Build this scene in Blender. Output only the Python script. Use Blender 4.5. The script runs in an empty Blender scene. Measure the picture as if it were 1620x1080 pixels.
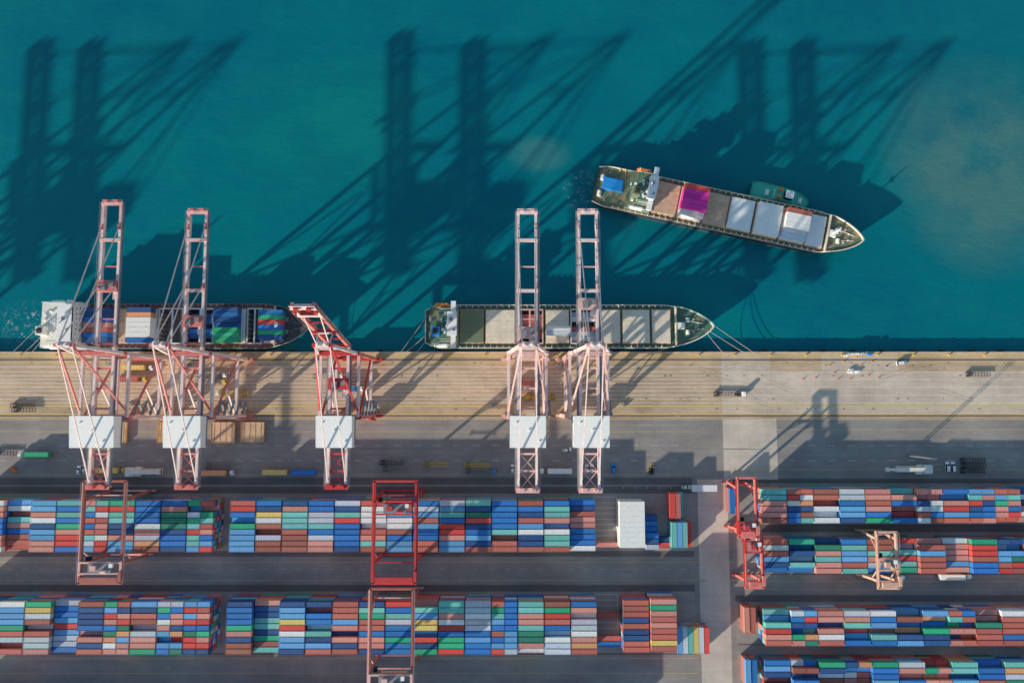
import bpy, math, random
from mathutils import Vector, Matrix
R=random.Random(23)
rad=math.radians
H=353.0; F=1092.0; TH=rad(5.0)
def G(px,py,z=0.0):
    u=px-810.0; v=540.0-py
    t=(H-z)/(F*math.cos(TH)-v*math.sin(TH))
    return (u*t,(F*math.sin(TH)+v*math.cos(TH))*t)
scene=bpy.context.scene
COL=scene.collection
QY=25.4      # quay edge
WZ=-3.0      # water level

# ------------------------------------------------------------------ materials
def newmat(name):
    m=bpy.data.materials.new(name); m.use_nodes=True
    nt=m.node_tree
    for n in list(nt.nodes): nt.nodes.remove(n)
    out=nt.nodes.new('ShaderNodeOutputMaterial'); b=nt.nodes.new('ShaderNodeBsdfPrincipled')
    nt.links.new(b.outputs[0],out.inputs[0])
    return m,nt,b
def nd(nt,t,**kw):
    n=nt.nodes.new(t)
    for k,v in kw.items(): setattr(n,k,v)
    return n
def noise(nt,scale,detail=4,rough=.55,vec=None,sc=None):
    n=nd(nt,'ShaderNodeTexNoise'); n.inputs['Scale'].default_value=scale
    n.inputs['Detail'].default_value=detail; n.inputs['Roughness'].default_value=rough
    if vec is not None:
        if sc is not None:
            mp=nd(nt,'ShaderNodeMapping'); mp.inputs['Scale'].default_value=sc
            nt.links.new(vec,mp.inputs['Vector']); vec=mp.outputs[0]
        nt.links.new(vec,n.inputs['Vector'])
    return n.outputs[0]
def ramp(nt,fac,stops):
    r=nd(nt,'ShaderNodeValToRGB'); e=r.color_ramp.elements
    while len(e)<len(stops): e.new(.5)
    for i,(p,c) in enumerate(stops):
        e[i].position=p; e[i].color=(c[0],c[1],c[2],1) if not isinstance(c,(int,float)) else (c,c,c,1)
    nt.links.new(fac,r.inputs[0]); return r.outputs[0]
def mix(nt,a,b,fac,mode='MIX'):
    m=nd(nt,'ShaderNodeMix',data_type='RGBA',blend_type=mode)
    for s,i in ((fac,0),(a,6),(b,7)):
        if hasattr(s,'links'): nt.links.new(s,m.inputs[i])
        elif i==0: m.inputs[0].default_value=s
        else: m.inputs[i].default_value=(s[0],s[1],s[2],1)
    return m.outputs[2]
def math_(nt,op,a,b=0.0):
    m=nd(nt,'ShaderNodeMath',operation=op)
    for s,i in ((a,0),(b,1)):
        if hasattr(s,'links'): nt.links.new(s,m.inputs[i])
        else: m.inputs[i].default_value=s
    return m.outputs[0]
def bump(nt,b,h,strength=.3,dist=.1):
    n=nd(nt,'ShaderNodeBump'); n.inputs['Strength'].default_value=strength; n.inputs['Distance'].default_value=dist
    nt.links.new(h,n.inputs['Height']); nt.links.new(n.outputs[0],b.inputs['Normal'])
def pos(nt): return nd(nt,'ShaderNodeNewGeometry').outputs['Position']
MC={}
def paint(name,c,rough=.55,dirt=.45,dc=None,scale=.35,metal=0.0):
    if name in MC: return MC[name]
    m,nt,b=newmat(name); p=pos(nt)
    n1=noise(nt,scale,6,.65,p); n2=noise(nt,scale*6,3,.6,p)
    dc=dc or (c[0]*.45+.02,c[1]*.42+.015,c[2]*.4+.012)
    f=ramp(nt,n1,[(.42,0),(.72,1)])
    col=mix(nt,c,dc,math_(nt,'MULTIPLY',f,dirt))
    col=mix(nt,col,ramp(nt,n2,[(.3,.86),(.7,1.05)]),1.0,'MULTIPLY')
    nt.links.new(col,b.inputs['Base Color']); b.inputs['Roughness'].default_value=rough
    b.inputs['Metallic'].default_value=metal; b.inputs['Specular IOR Level'].default_value=.3
    MC[name]=m; return m
def contmat(name,attr):
    m,nt,b=newmat(name); p=pos(nt)
    if attr:
        a=nd(nt,'ShaderNodeVertexColor'); a.layer_name='Col'; base=a.outputs[0]
    else: base=nd(nt,'ShaderNodeObjectInfo').outputs['Color']
    n1=noise(nt,.5,6,.7,p,(1,2.5,1)); n2=noise(nt,2.2,3,.6,p)
    f=math_(nt,'MULTIPLY',ramp(nt,n1,[(.52,0),(.8,1)]),.32)
    col=mix(nt,base,(.33,.25,.21),f)
    col=mix(nt,col,ramp(nt,n2,[(.3,.82),(.7,1.1)]),1.0,'MULTIPLY')
    nt.links.new(col,b.inputs['Base Color']); b.inputs['Roughness'].default_value=.6; b.inputs['Specular IOR Level'].default_value=.25
    return m
M_C=contmat('container_paint',False); M_CS=contmat('container_paint_mixed',True)
RED=paint('crane_red_paint',(.68,.07,.07)); PINK=paint('faded_side_lit_pink_paint',(.96,.79,.75),dc=(.75,.36,.31),dirt=.55)  # pale pink mixes faded paint with side light on the booms, put into the colour
MIDPINK=paint('sun_bleached_red_paint',(.80,.19,.17),dc=(.85,.48,.43),dirt=.6); ROSE=paint('rose_paint',(.92,.58,.53),dc=(.65,.24,.2),dirt=.6)
BROWNRED=paint('rusty_red_paint',(.50,.17,.13)); WHITE=paint('white_paint',(1.0,.985,.95),dirt=.04); TANORG=paint('tan_orange_paint',(.84,.52,.40),dc=(.5,.2,.14))
CREAM=paint('cream_paint',(.94,.89,.80),dirt=.25,dc=(.55,.4,.28)); GREY=paint('grey_steel',(.30,.30,.32)); DARK=paint('dark_steel',(.07,.07,.075))
GREEN=paint('green_deck_paint',(.07,.20,.14),dc=(.34,.22,.14),dirt=.9,scale=.3); TAN=paint('tan_hatch_paint',(.95,.83,.66),dc=(.66,.47,.33),dirt=.6,scale=.25)
RUSTG=paint('rusty_green_deck_paint',(.12,.20,.13),dc=(.50,.32,.19),dirt=1.0,scale=.3)
BROWN=paint('brown_hatch_paint',(.78,.54,.36),dc=(.42,.25,.17),dirt=.6,scale=.4); LGREY=paint('light_grey_hatch_paint',(.90,.92,.94),dc=(.6,.52,.45),dirt=.25)
DGREEN=paint('dark_green_hatch_paint',(.18,.27,.17),dc=(.3,.2,.12),dirt=.7,scale=.5); DTEAL=paint('dark_bow_paint',(.12,.11,.11))
NAVY=paint('navy_hull_paint',(.03,.045,.07)); BOOT=paint('red_boot_topping',(.6,.15,.07)); GHULL=paint('grey_hull_paint',(.55,.54,.52))
BLUE=paint('bright_blue_paint',(.03,.34,.85)); YEL=paint('yellow_paint',(.88,.58,.08)); ORG=paint('orange_paint',(.88,.28,.06))
GLASS=paint('dark_glass',(.02,.03,.04),rough=.15,dirt=0); RUB=paint('tyre_rubber',(.02,.02,.02)); HOLD=paint('hold_steel',(.34,.27,.24),dirt=.8)
WOODB=paint('ochre_panel',(.8,.5,.2),dc=(.4,.2,.1),dirt=.7); ROPE=paint('mooring_rope',(.75,.66,.5)); TUGG=paint('tug_green_paint',(.09,.60,.42),dirt=.2)
REDDECK=paint('red_brown_deck',(.50,.20,.14),dirt=.6); LINEW=paint('worn_white_line',(.95,.86,.74),dirt=.85,dc=(.66,.50,.36),scale=.3)
LINEY=paint('worn_yellow_line',(.90,.64,.18),dirt=.6,dc=(.55,.43,.28),scale=.6); STEELR=paint('rail_steel',(.20,.15,.125)); COPE=paint('quay_cope_concrete',(.80,.58,.37))

# ------------------------------------------------------------------ mesh builder
class MB:
    def __init__(s): s.v=[];s.f=[];s.m=[]
    def add(s,vs,fs,mi=0):
        o=len(s.v); s.v+= [tuple(x) for x in vs]
        for f in fs: s.f.append([i+o for i in f]); s.m.append(mi)
        return s
    def hexa(s,a,mi=0):
        return s.add(a,[(0,3,2,1),(4,5,6,7),(0,1,5,4),(1,2,6,5),(2,3,7,6),(3,0,4,7)],mi)
    def box(s,c,d,mi=0,rz=0,top=1.0):
        cx,cy,cz=c; x,y,z=d[0]/2,d[1]/2,d[2]/2; ca,sa=math.cos(rz),math.sin(rz); a=[]
        for zz,k in ((-z,1),(z,top)):
            for (p,q) in ((-x,-y),(x,-y),(x,y),(-x,y)):
                p*=k;q*=k; a.append((cx+p*ca-q*sa,cy+p*sa+q*ca,cz+zz))
        return s.hexa(a,mi)
    def beam(s,a,b,w,h,mi=0):
        a=Vector(a);b=Vector(b);d=(b-a).normalized()
        up=Vector((0,0,1)) if abs(d.z)<.95 else Vector((0,1,0))
        sd=d.cross(up).normalized(); u=sd.cross(d).normalized()
        sd*=w/2;u*=h/2
        return s.hexa([a-sd-u,a+sd-u,b+sd-u,b-sd-u,a-sd+u,a+sd+u,b+sd+u,b-sd+u],mi)
    def cyl(s,a,b,r,n=10,mi=0,r2=None):
        a=Vector(a);b=Vector(b);d=(b-a).normalized(); r2=r if r2 is None else r2
        up=Vector((0,0,1)) if abs(d.z)<.95 else Vector((0,1,0))
        sd=d.cross(up).normalized(); u=sd.cross(d)
        vs=[];
        for c,rr in ((a,r),(b,r2)):
            for i in range(n):
                t=2*math.pi*i/n; vs.append(c+sd*math.cos(t)*rr+u*math.sin(t)*rr)
        fs=[(i,(i+1)%n,(i+1)%n+n,i+n) for i in range(n)]+[tuple(range(n))[::-1],tuple(range(n,2*n))]
        return s.add(vs,fs,mi)
    def sheet(s,x0,y0,x1,y1,z,mi=0):
        return s.add([(x0,y0,z),(x1,y0,z),(x1,y1,z),(x0,y1,z)],[(0,1,2,3)],mi)
    def mesh(s,name,mats):
        me=bpy.data.meshes.new(name); me.from_pydata(s.v,[],s.f)
        for m in mats: me.materials.append(m)
        me.polygons.foreach_set('material_index',s.m); me.update(); return me
    def obj(s,name,mats,parent=None,loc=(0,0,0),rot=(0,0,0)):
        if not isinstance(mats,(list,tuple)): mats=[mats]
        o=bpy.data.objects.new(name,s.mesh(name,mats)); COL.objects.link(o)
        o.location=loc;o.rotation_euler=rot
        if parent: o.parent=parent
        return o
def empty(name,loc,rz,label,cat,group=None):
    e=bpy.data.objects.new(name,None); COL.objects.link(e); e.location=loc; e.rotation_euler=(0,0,rz)
    e['label']=label; e['category']=cat
    if group: e['group']=group
    return e
def tag(o,label,cat,group=None):
    o['label']=label;o['category']=cat
    if group:o['group']=group
    return o
def struct(o): o['kind']='structure'; return o
def B1(name,a,b,w,h,mat,par): return MB().beam(a,b,w,h).obj(name,mat,par)

# ------------------------------------------------------------------ ground + water
def concrete_mat(name,c1,c2,c3,joint=6.0,streak=.5,jk=.7,stain=.8,spot=.7):
    m,nt,b=newmat(name); p=pos(nt)
    n1=noise(nt,.02,5,.6,p); n2=noise(nt,1.0,6,.65,p,(.02,.3,1)); n3=noise(nt,.9,5,.7,p); n4=noise(nt,.06,7,.7,p,(.6,1,1)); n5=noise(nt,.33,7,.72,p,(.5,1,1))
    col=mix(nt,c1,c2,ramp(nt,n1,[(.35,0),(.65,1)]))
    col=mix(nt,col,c3,math_(nt,'MULTIPLY',ramp(nt,n2,[(.46,0),(.70,1)]),streak))
    col=mix(nt,col,ramp(nt,n4,[(.32,stain),(.62,1.08)]),1.0,'MULTIPLY')
    col=mix(nt,col,ramp(nt,n3,[(.3,.93),(.7,1.06)]),1.0,'MULTIPLY')
    col=mix(nt,col,ramp(nt,n5,[(.28,spot),(.42,1.0)]),1.0,'MULTIPLY')
    br=nd(nt,'ShaderNodeTexBrick'); br.offset=0
    br.inputs['Scale'].default_value=1; br.inputs['Mortar Size'].default_value=.06; br.inputs['Brick Width'].default_value=joint; br.inputs['Row Height'].default_value=joint*.8
    br.inputs['Color1'].default_value=(1,1,1,1); br.inputs['Color2'].default_value=(.9,.9,.92,1); br.inputs['Mortar'].default_value=(.7,.7,.7,1)
    nt.links.new(p,br.inputs['Vector'])
    col=mix(nt,col,br.outputs[0],jk,'MULTIPLY')
    nt.links.new(col,b.inputs['Base Color']); b.inputs['Roughness'].default_value=.85; b.inputs['Specular IOR Level'].default_value=.2
    bump(nt,b,n3,.12,.03)
    return m
M_APR=concrete_mat('apron_concrete',(.78,.55,.36),(.66,.475,.325),(.44,.31,.22),24.0,.4,.3,.66,.6)
M_ASP=concrete_mat('yard_asphalt',(.40,.35,.315),(.35,.315,.295),(.25,.225,.21),16.0,.35,.4,.76)
M_CRS=concrete_mat('crossroad_concrete',(.78,.65,.54),(.68,.57,.48),(.5,.43,.37),5.0,.3,.5)
M_PAD=concrete_mat('stack_yard_pavement',(.45,.39,.345),(.39,.345,.315),(.27,.24,.22),6.5,.4)
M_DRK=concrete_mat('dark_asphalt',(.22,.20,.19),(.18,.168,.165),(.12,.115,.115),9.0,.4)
g=MB(); X0,X1,Y0=-3000,3000,-3000
g.sheet(X0,Y0,X1,QY,0); g.add([(X0,QY,0),(X1,QY,0),(X1,QY,-14),(X0,QY,-14)],[(0,3,2,1)])
struct(g.obj('ground',M_ASP))
struct(MB().sheet(-1200,-8.2,1200,QY-.9,.01).obj('quay_apron',M_APR))
struct(MB().box((0,QY-.35,.1),(2400,1.1,.3)).obj('quay_kerb',COPE))
xa=G(1143,660)[0]; xb=G(1228,660)[0]; yj=G(0,758)[1]
cr=MB(); cr.sheet(xa,yj,xb,-8.3,.01); cr.sheet(93.5,-900,108.5,yj,.011)
struct(cr.obj('road_crossing',M_CRS))
pd=MB()
for (ya,yb) in ((-46,-74),(-94,-123),(-138,-170)):
    pd.sheet(-600,yb,91,ya,.008)
for (ya,yb) in ((-41,-61),(-65,-84.5),(-99,-118),(-122,-143)):
    pd.sheet(111,yb,600,ya,.008)
struct(pd.obj('container_yard_pavement',M_PAD))
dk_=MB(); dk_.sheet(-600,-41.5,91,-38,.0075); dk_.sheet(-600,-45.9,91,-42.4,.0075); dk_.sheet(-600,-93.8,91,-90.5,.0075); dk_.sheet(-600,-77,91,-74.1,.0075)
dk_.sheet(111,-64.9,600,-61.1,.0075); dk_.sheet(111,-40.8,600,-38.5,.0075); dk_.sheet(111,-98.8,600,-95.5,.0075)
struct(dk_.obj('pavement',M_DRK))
ln=MB(); ly=MB(); rl=MB()
for py in (580,588,594,600,606,612,618,625,631,637):
    y=G(0,py)[1]; ln.sheet(-600,y-.16,(600 if py in (588,600,612,625,637) else 118),y+.16,.02)
for py,w in ((563,.28),(573,.15),(642,.34),(655,.28),(663,.18)):
    y=G(0,py)[1]; ly.sheet(-600,y-w,600,y+w,.024)
for y in (21.5,-7.0): rl.sheet(-600,y-.35,600,y+.35,.03)
for y in (-44.3,-75.5,-91.8,-123.8): rl.sheet(-600,y-.35,91,y+.35,.03)
for y in (-40,-61.8,-63.6,-85.5,-96.8,-119.3): rl.sheet(112,y-.3,600,y+.3,.03)
for i in range(110):
    x=-250+i*4.6+R.uniform(-1,1); y=R.choice([18.5,13.2,1.5,-3.6,19.8]); rl.sheet(x,y,x+R.uniform(.5,1.4),y+.45,.032)
def dash(mb,x0,x1,y,l,gp,w,z=.02):
    x=x0
    while x<x1: mb.sheet(x,y-w/2,x+l,y+w/2,z); x+=l+gp
for y in (-22,-29.5): dash(ln,-300,90,y,4,6,.18); dash(ln,140,300,y,4,6,.18)
for y in (-79.5,-83,-88.5): dash(ly,-300,90,y,60 if y!=-83 else 3,1 if y!=-83 else 5,.18)
for y in (-15,-36.5,-126,-133): ly.sheet(-300,y-.08,92,y+.08,.02)
for y in (-14,-34,-89,-93): ly.sheet(112,y-.08,300,y+.08,.02)
for yb in (-47.6,-95.2):
    for k in range(10): ln.sheet(41.5,yb-k*2.72-.08,52.5,yb-k*2.72+.08,.022)
    for xx in (41.5,52.4,-139.9): ln.sheet(xx,yb-24.6,xx+.2,yb,.026)
for k in range(6): ln.sheet(56+k*6,-43.6,56.2+k*6,-42.6,.022)
struct(ln.obj('road_marking',LINEW)); struct(ly.obj('road_marking',LINEY)); struct(rl.obj('crane_rail_track',STEELR))
pt=MB()
for (a,b_,c,d) in ((1222,588,1620,655),(1143,560,1218,655),(1300,560,1420,586)):
    p=G(a,d);q=G(c,b_); pt.sheet(p[0],p[1],q[0],q[1],.0135+.0022*len(pt.f))
struct(pt.obj('pavement',concrete_mat('pale_apron_concrete',(.84,.66,.52),(.74,.58,.46),(.55,.43,.35),5.0,.4,.5,.74)))
tk=MB(); 
for i in range(50):
    x=R.uniform(-250,240); y=R.choice([-12,-18,-24,-27,-32,-35,-79,-82,-86,-89]) ; 
    if 92<x<135: continue
    l=R.uniform(12,60); tk.sheet(x,y,x+l,y+R.uniform(.3,1.0),.0125+.00002*i)
struct(tk.obj('pavement',concrete_mat('worn_asphalt',(.31,.275,.255),(.46,.39,.335),(.22,.20,.195),9.0,.5)))
tm_=MB()
for i in range(14):
    x=R.uniform(-245,235); y=R.uniform(-4,17); s=R.choice([-1,1]); l=R.uniform(8,18); am=R.uniform(4,9)*s
    for off in (0,1.9):
        prev=None
        for k in range(13):
            t=k/12; px_=x+l*t; py_=y+off+am*(3*t*t-2*t**3)
            py_=min(max(py_,-7.5),23.5)
            if prev: tm_.add([(prev[0],prev[1]-.11,.034),(px_,py_-.11,.034),(px_,py_+.11,.034),(prev[0],prev[1]+.11,.034)],[(0,1,2,3)])
            prev=(px_,py_)
struct(tm_.obj('road_marking',paint('tyre_mark',(.48,.35,.24),dirt=.9,dc=(.72,.52,.35),scale=.4,rough=.9)))

def water_mat():
    m,nt,b=newmat('sea_water'); p=pos(nt)
    n1=noise(nt,.006,5,.6,p); n2=noise(nt,.03,7,.7,p,(1,1.6,1)); n3=noise(nt,.6,5,.65,p,(1,1.7,1)); n4=noise(nt,.12,4,.6,p,(1,2.2,1)); n6=noise(nt,.022,5,.6,p)
    col=mix(nt,(.0,.150,.205),(.0,.195,.225),ramp(nt,n1,[(.38,0),(.62,1)]))
    col=mix(nt,col,(.006,.245,.245),math_(nt,'MULTIPLY',ramp(nt,n2,[(.45,0),(.8,1)]),.5))
    sx=nd(nt,'ShaderNodeSeparateXYZ'); nt.links.new(p,sx.inputs[0])
    def blob(cx,cy,rx,ry):
        dx=math_(nt,'DIVIDE',math_(nt,'SUBTRACT',sx.outputs[0],cx),rx); dy=math_(nt,'DIVIDE',math_(nt,'SUBTRACT',sx.outputs[1],cy),ry)
        d=math_(nt,'SQRT',math_(nt,'ADD',math_(nt,'MULTIPLY',dx,dx),math_(nt,'MULTIPLY',dy,dy)))
        return math_(nt,'MAXIMUM',math_(nt,'SUBTRACT',1.0,d),0.0)
    for (cx,cy,rx,ry,c,k,mx) in ((250,125,58,64,(.13,.27,.22),1.3,.55),(14,131,20,11,(.09,.27,.25),1.4,.45),(-95,145,70,45,(.005,.25,.225),1.2,.6),(95,45,70,25,(.0,.27,.265),.8,.5)):
        # domain warped soft edges
        f=math_(nt,'MULTIPLY',math_(nt,'MULTIPLY',blob(cx,cy,rx,ry),k),ramp(nt,n6,[(.34,.15),(.62,1.0)]))
        f=math_(nt,'MULTIPLY',f,ramp(nt,n2,[(.3,.65),(.6,1.0)]))
        f=math_(nt,'MINIMUM',f,mx)
        col=mix(nt,col,c,f)
    nf=noise(nt,.45,8,.8,p)
    for (cx,cy,rx,ry) in ((36,111,10,13),(-250,40,20,14)):
        f=math_(nt,'MULTIPLY',math_(nt,'MINIMUM',math_(nt,'MULTIPLY',blob(cx,cy,rx,ry),2.5),1.0),ramp(nt,nf,[(.54,0),(.64,1)]))
        col=mix(nt,col,(.6,.72,.72),math_(nt,'MULTIPLY',f,.6))
    nt.links.new(col,b.inputs['Base Color']); b.inputs['Roughness'].default_value=.2; b.inputs['IOR'].default_value=1.33
    h=math_(nt,'ADD',n3,math_(nt,'MULTIPLY',n4,3.0))
    bump(nt,b,h,.34,.25)
    return m
struct(MB().sheet(-3000,QY-2,3000,3500,WZ).obj('water',water_mat()))
# ------------------------------------------------------------------ bollards, fenders
def bollard_mesh():
    mb=MB(); mb.cyl((0,0,0),(0,0,.12),.55,12); mb.cyl((0,0,.1),(0,0,.7),.3,12); mb.cyl((0,0,.7),(0,0,1.0),.48,12,0,.4); mb.beam((-.65,0,.85),(.65,0,.85),.25,.25)
    return mb.mesh('mooring_bollard',[YEL])
bm=bollard_mesh()
for i in range(28):
    o=bpy.data.objects.new('mooring_bollard',bm); COL.objects.link(o); o.location=(-252+i*18.3,QY-1.6,.012)
    tag(o,'yellow cast iron mooring bollard on the quay edge','bollard','bollards along the quay edge')
fb=MB(); fb.box((0,.5,-1.2),(1.8,1.0,2.0)); fb.box((0,1.08,-1.2),(2.1,.15,2.4)); fm=fb.mesh('quay_fender',[RUB])
for i in range(34):
    o=bpy.data.objects.new('quay_fender',fm); COL.objects.link(o); o.location=(-250+i*15.2,QY,0)
    tag(o,'black rubber fender on the quay wall','fender','fenders along the quay wall')

# ------------------------------------------------------------------ containers
CL=12.19;CW=2.44;CH=2.59
def container_template(L,smooth=False):
    mb=MB(); x=L/2;y=CW/2
    for sx in (-1,1):
        for sy in (-1,1): mb.box((sx*(x-.09),sy*(y-.09),CH/2),(.18,.18,CH))
    for z in (.08,CH-.07):
        for sy in (-1,1): mb.box((0,sy*(y-.075),z),(L-.36,.13,.13))
        for sx in (-1,1): mb.box((sx*(x-.075),0,z),(.13,CW-.36,.13))
    n=int(L/.8); 
    if smooth: mb.sheet(-x+.14,-y+.14,x-.14,y-.14,CH-.02)
    for i in range(n):
        a=-x+.15+i*(L-.3)/n; w=(L-.3)/n
        zt=CH-.06; zb=CH-.09
        ys=y-.14
        if not smooth: mb.add([(a,-ys,zb),(a+w*.25,-ys,zt),(a+w*.6,-ys,zt),(a+w*.85,-ys,zb),(a+w,-ys,zb),(a,ys,zb),(a+w*.25,ys,zt),(a+w*.6,ys,zt),(a+w*.85,ys,zb),(a+w,ys,zb)],[(0,1,6,5),(1,2,7,6),(2,3,8,7),(3,4,9,8)])
        for sy in (-1,1):
            yo=sy*(y-.05); yi=sy*(y-.11)
            q=[(a,yi,.1),(a+w*.4,yo,.1),(a+w*.7,yo,.1),(a+w,yi,.1),(a,yi,CH-.1),(a+w*.4,yo,CH-.1),(a+w*.7,yo,CH-.1),(a+w,yi,CH-.1)]
            mb.add(q,[(0,1,5,4),(1,2,6,5),(2,3,7,6)])
    mb.box((-x+.1,0,CH/2),(.08,CW-.34,CH-.25)); mb.box((x-.1,0,CH/2),(.08,CW-.34,CH-.25))
    for yy in (-.75,-.3,.3,.75): mb.cyl((x-.03,yy,.12),(x-.03,yy,CH-.12),.03,5)
    mb.sheet(-x+.1,-y+.1,x-.1,y-.1,.12)
    return mb
T40=container_template(CL);T20=container_template(6.06)
M40=T40.mesh('shipping_container',[M_C]);M20=T20.mesh('shipping_container_short',[M_C]); MRF=container_template(CL,True).mesh('refrigerated_container',[M_C])
PAL=[('brick red',(.62,.18,.14),14),('salmon red',(.80,.34,.28),15),('rust brown',(.46,.16,.12),6),('bright red',(.80,.10,.085),7),('navy blue',(.045,.12,.31),10),('blue',(.045,.23,.62),18),('sky blue',(.17,.45,.78),11),('green',(.05,.50,.27),9),('teal',(.22,.62,.57),8),('white',(.92,.92,.90),5),('light grey',(.64,.69,.76),6),('orange',(.88,.40,.2),2.5),('dark green',(.05,.28,.19),2),('ochre yellow',(.85,.62,.2),.6)]
PW=[p[2] for p in PAL]; PD={p[0]:p for p in PAL}; PD['magenta']=('magenta',(.92,.05,.42),0); PD['pale']=('white',(1.0,.97,.92),0)
def pick(prev=None):
    if prev is not None and R.random()<.2: return prev
    return R.choices(PAL,PW)[0]
NIND=[0]
def vary(c):
    k=R.uniform(.85,1.12); return (min(c[0]*k*R.uniform(.94,1.06),.94),min(c[1]*k*R.uniform(.94,1.06),.94),min(c[2]*k*R.uniform(.94,1.06),.94),1)
def cont_obj(x,y,z,rz,p,short=False,where='on top of a yard stack',grp='containers stacked in the yard'):
    o=bpy.data.objects.new('shipping_container',M20 if short else (MRF if p[1][0]>.99 else M40)); COL.objects.link(o)
    o.location=(x,y,z); o.rotation_euler=(0,0,rz); o.color=vary(p[1]) if p[0]!='white' else (p[1][0],p[1][1],p[1][2],1)
    tag(o,('short ' if short else 'long ')+p[0]+' steel shipping container '+where,'container',grp); NIND[0]+=1
    return o
slots=[]; lower=[]
def block(xs,xe,ytop,rows,hmin=4,hmax=5,pitch=12.68,rowp=2.73,pshort=.08,low=.1):
    n=int(round((xe-xs)/pitch))
    for i in range(n):
        xc=xs+pitch*(i+.5); short=R.random()<pshort; base=R.choice([hmax]*6+[hmax-1]); prev=None
        for j in range(rows):
            yc=ytop-rowp*(j+.5)
            hh=base-(1 if R.random()<low else 0)
            hh=max(hh,1)
            jx=R.uniform(-.07,.07);jy=R.uniform(-.03,.03)
            if short:
                for dx in (-3.12,3.12):
                    prev=pick(prev); slots.append((xc+dx+jx,yc+jy,(hh-1)*CH,True,0,prev))
                    for k in range(hh-1): lower.append((xc+dx,yc,k*CH,True,0,pick()[1]))
            else:
                prev=pick(prev); slots.append((xc+jx,yc+jy,(hh-1)*CH,False,0,prev))
                for k in range(hh-1): lower.append((xc+R.uniform(-.08,.08),yc,k*CH,False,0,pick()[1]))
YA=-47.6; YB=-95.2
block(-271.4,-144.6,YA,9,low=.03); block(-136.8,40.7,YA,9,low=.03)
block(-271.2,-144.4,YB,9,low=.05); block(-136.8,40.7,YB,9,low=.05)
block(-271.2,-144.4,-142,9);block(-136.8,40.7,-142,9)
rx=121.8
for yt in (-42.4,-66.4): block(rx,rx+12.68*11,yt,6,3,4,low=.12,rowp=2.76,pshort=.2)
for yt in (-100.2,-124.0): block(rx,rx+12.68*11,yt,6,3,4,low=.25,rowp=2.76,pshort=.25)
for j in range(9):
    y=YA-.9-2.45*(j+.5)
    slots.append((58.6,y,3*CH,False,0,PD['pale']))
    for k in range(3): lower.append((58.6,y,k*CH,False,0,(.93,.91,.88)))
for j in range(3,9):
    p=PD[['blue','navy blue','light grey','navy blue','blue','blue'][j%6]]
    slots.append((68.8,YA-2.73*(j+.5),1*CH if j<6 else CH*2,True,0,p)); lower.append((68.8,YA-2.73*(j+.5),0,True,0,(.05,.2,.5)))
    if j>=6: lower.append((68.8,YA-2.73*(j+.5),CH,True,0,(.05,.2,.5)))
slots.append((47.3,YA-2.73*8.5,0,False,0,PD['salmon red']))
slots.append((75.2,YA-2.73*8.5,0,True,0,PD['bright red']));slots.append((75.2,YA-2.73*7.5,0,True,0,PD['navy blue']))
for k,(n,hh) in enumerate((('bright red',3),('brick red',3),('teal',1))):
    slots.append((79.0+k*2.65,-51,(hh-1)*CH,False,math.pi/2,PD[n]))
    for q in range(hh-1): lower.append((79.0+k*2.65,-51,q*CH,False,math.pi/2,(.6,.2,.15)))
for k,(n,hh) in enumerate((('teal',3),('sky blue',3),('teal',3),('bright red',2))):
    slots.append((79.5+k*2.65,-65,(hh-1)*CH,False,math.pi/2,PD[n]))
    for q in range(hh-1): lower.append((79.5+k*2.65,-65,q*CH,False,math.pi/2,(.2,.5,.55)))
for j in range(9):
    p=PD[['brick red','rust brown','brick red','navy blue','rust brown','navy blue','navy blue','brick red','brick red'][j]]
    slots.append((59.8,YB-2.73*(j+.5),3*CH,False,0,p))
    slots.append((72.6,YB+1.2-2.73*(j+.5),4*CH,False,0,PD[['salmon red','green','salmon red','brick red','salmon red','brick red','brick red','ochre yellow','brick red'][j]]))
    for k in range(3): lower.append((59.8,YB-2.73*(j+.5),k*CH,False,0,pick()[1]))
    for k in range(4): lower.append((72.6,YB+1.2-2.73*(j+.5),k*CH,False,0,pick()[1]))
slots.append((47.3,YB-2.73*7.5,0,False,0,PD['brick red']));slots.append((47.3,YB-2.73*8.5,0,False,0,PD['blue']))
slots.append((47.3,YB-2.73*3.5,0,False,0,PD['brick red']))
for k,n in enumerate(('sky blue','light grey','teal','ochre yellow','light grey','bright red')):
    slots.append((81.2+k*2.6,-115.0,2*CH,False,math.pi/2,PD[n]))
    for q in range(2): lower.append((81.2+k*2.6,-115.0,q*CH,False,math.pi/2,pick()[1]))
for k,(x,y,n) in enumerate(((114,-105.5,'salmon red'),(117,-105.5,'brick red'),(108.6,-48.6,'blue'),(114,-130,'sky blue'),(117,-130,'blue'))):
    slots.append((x,y,2*CH,False,math.pi/2,PD[n])); lower.append((x,y,0,False,math.pi/2,(.5,.18,.15))); lower.append((x,y,CH,False,math.pi/2,(.5,.18,.15)))

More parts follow.
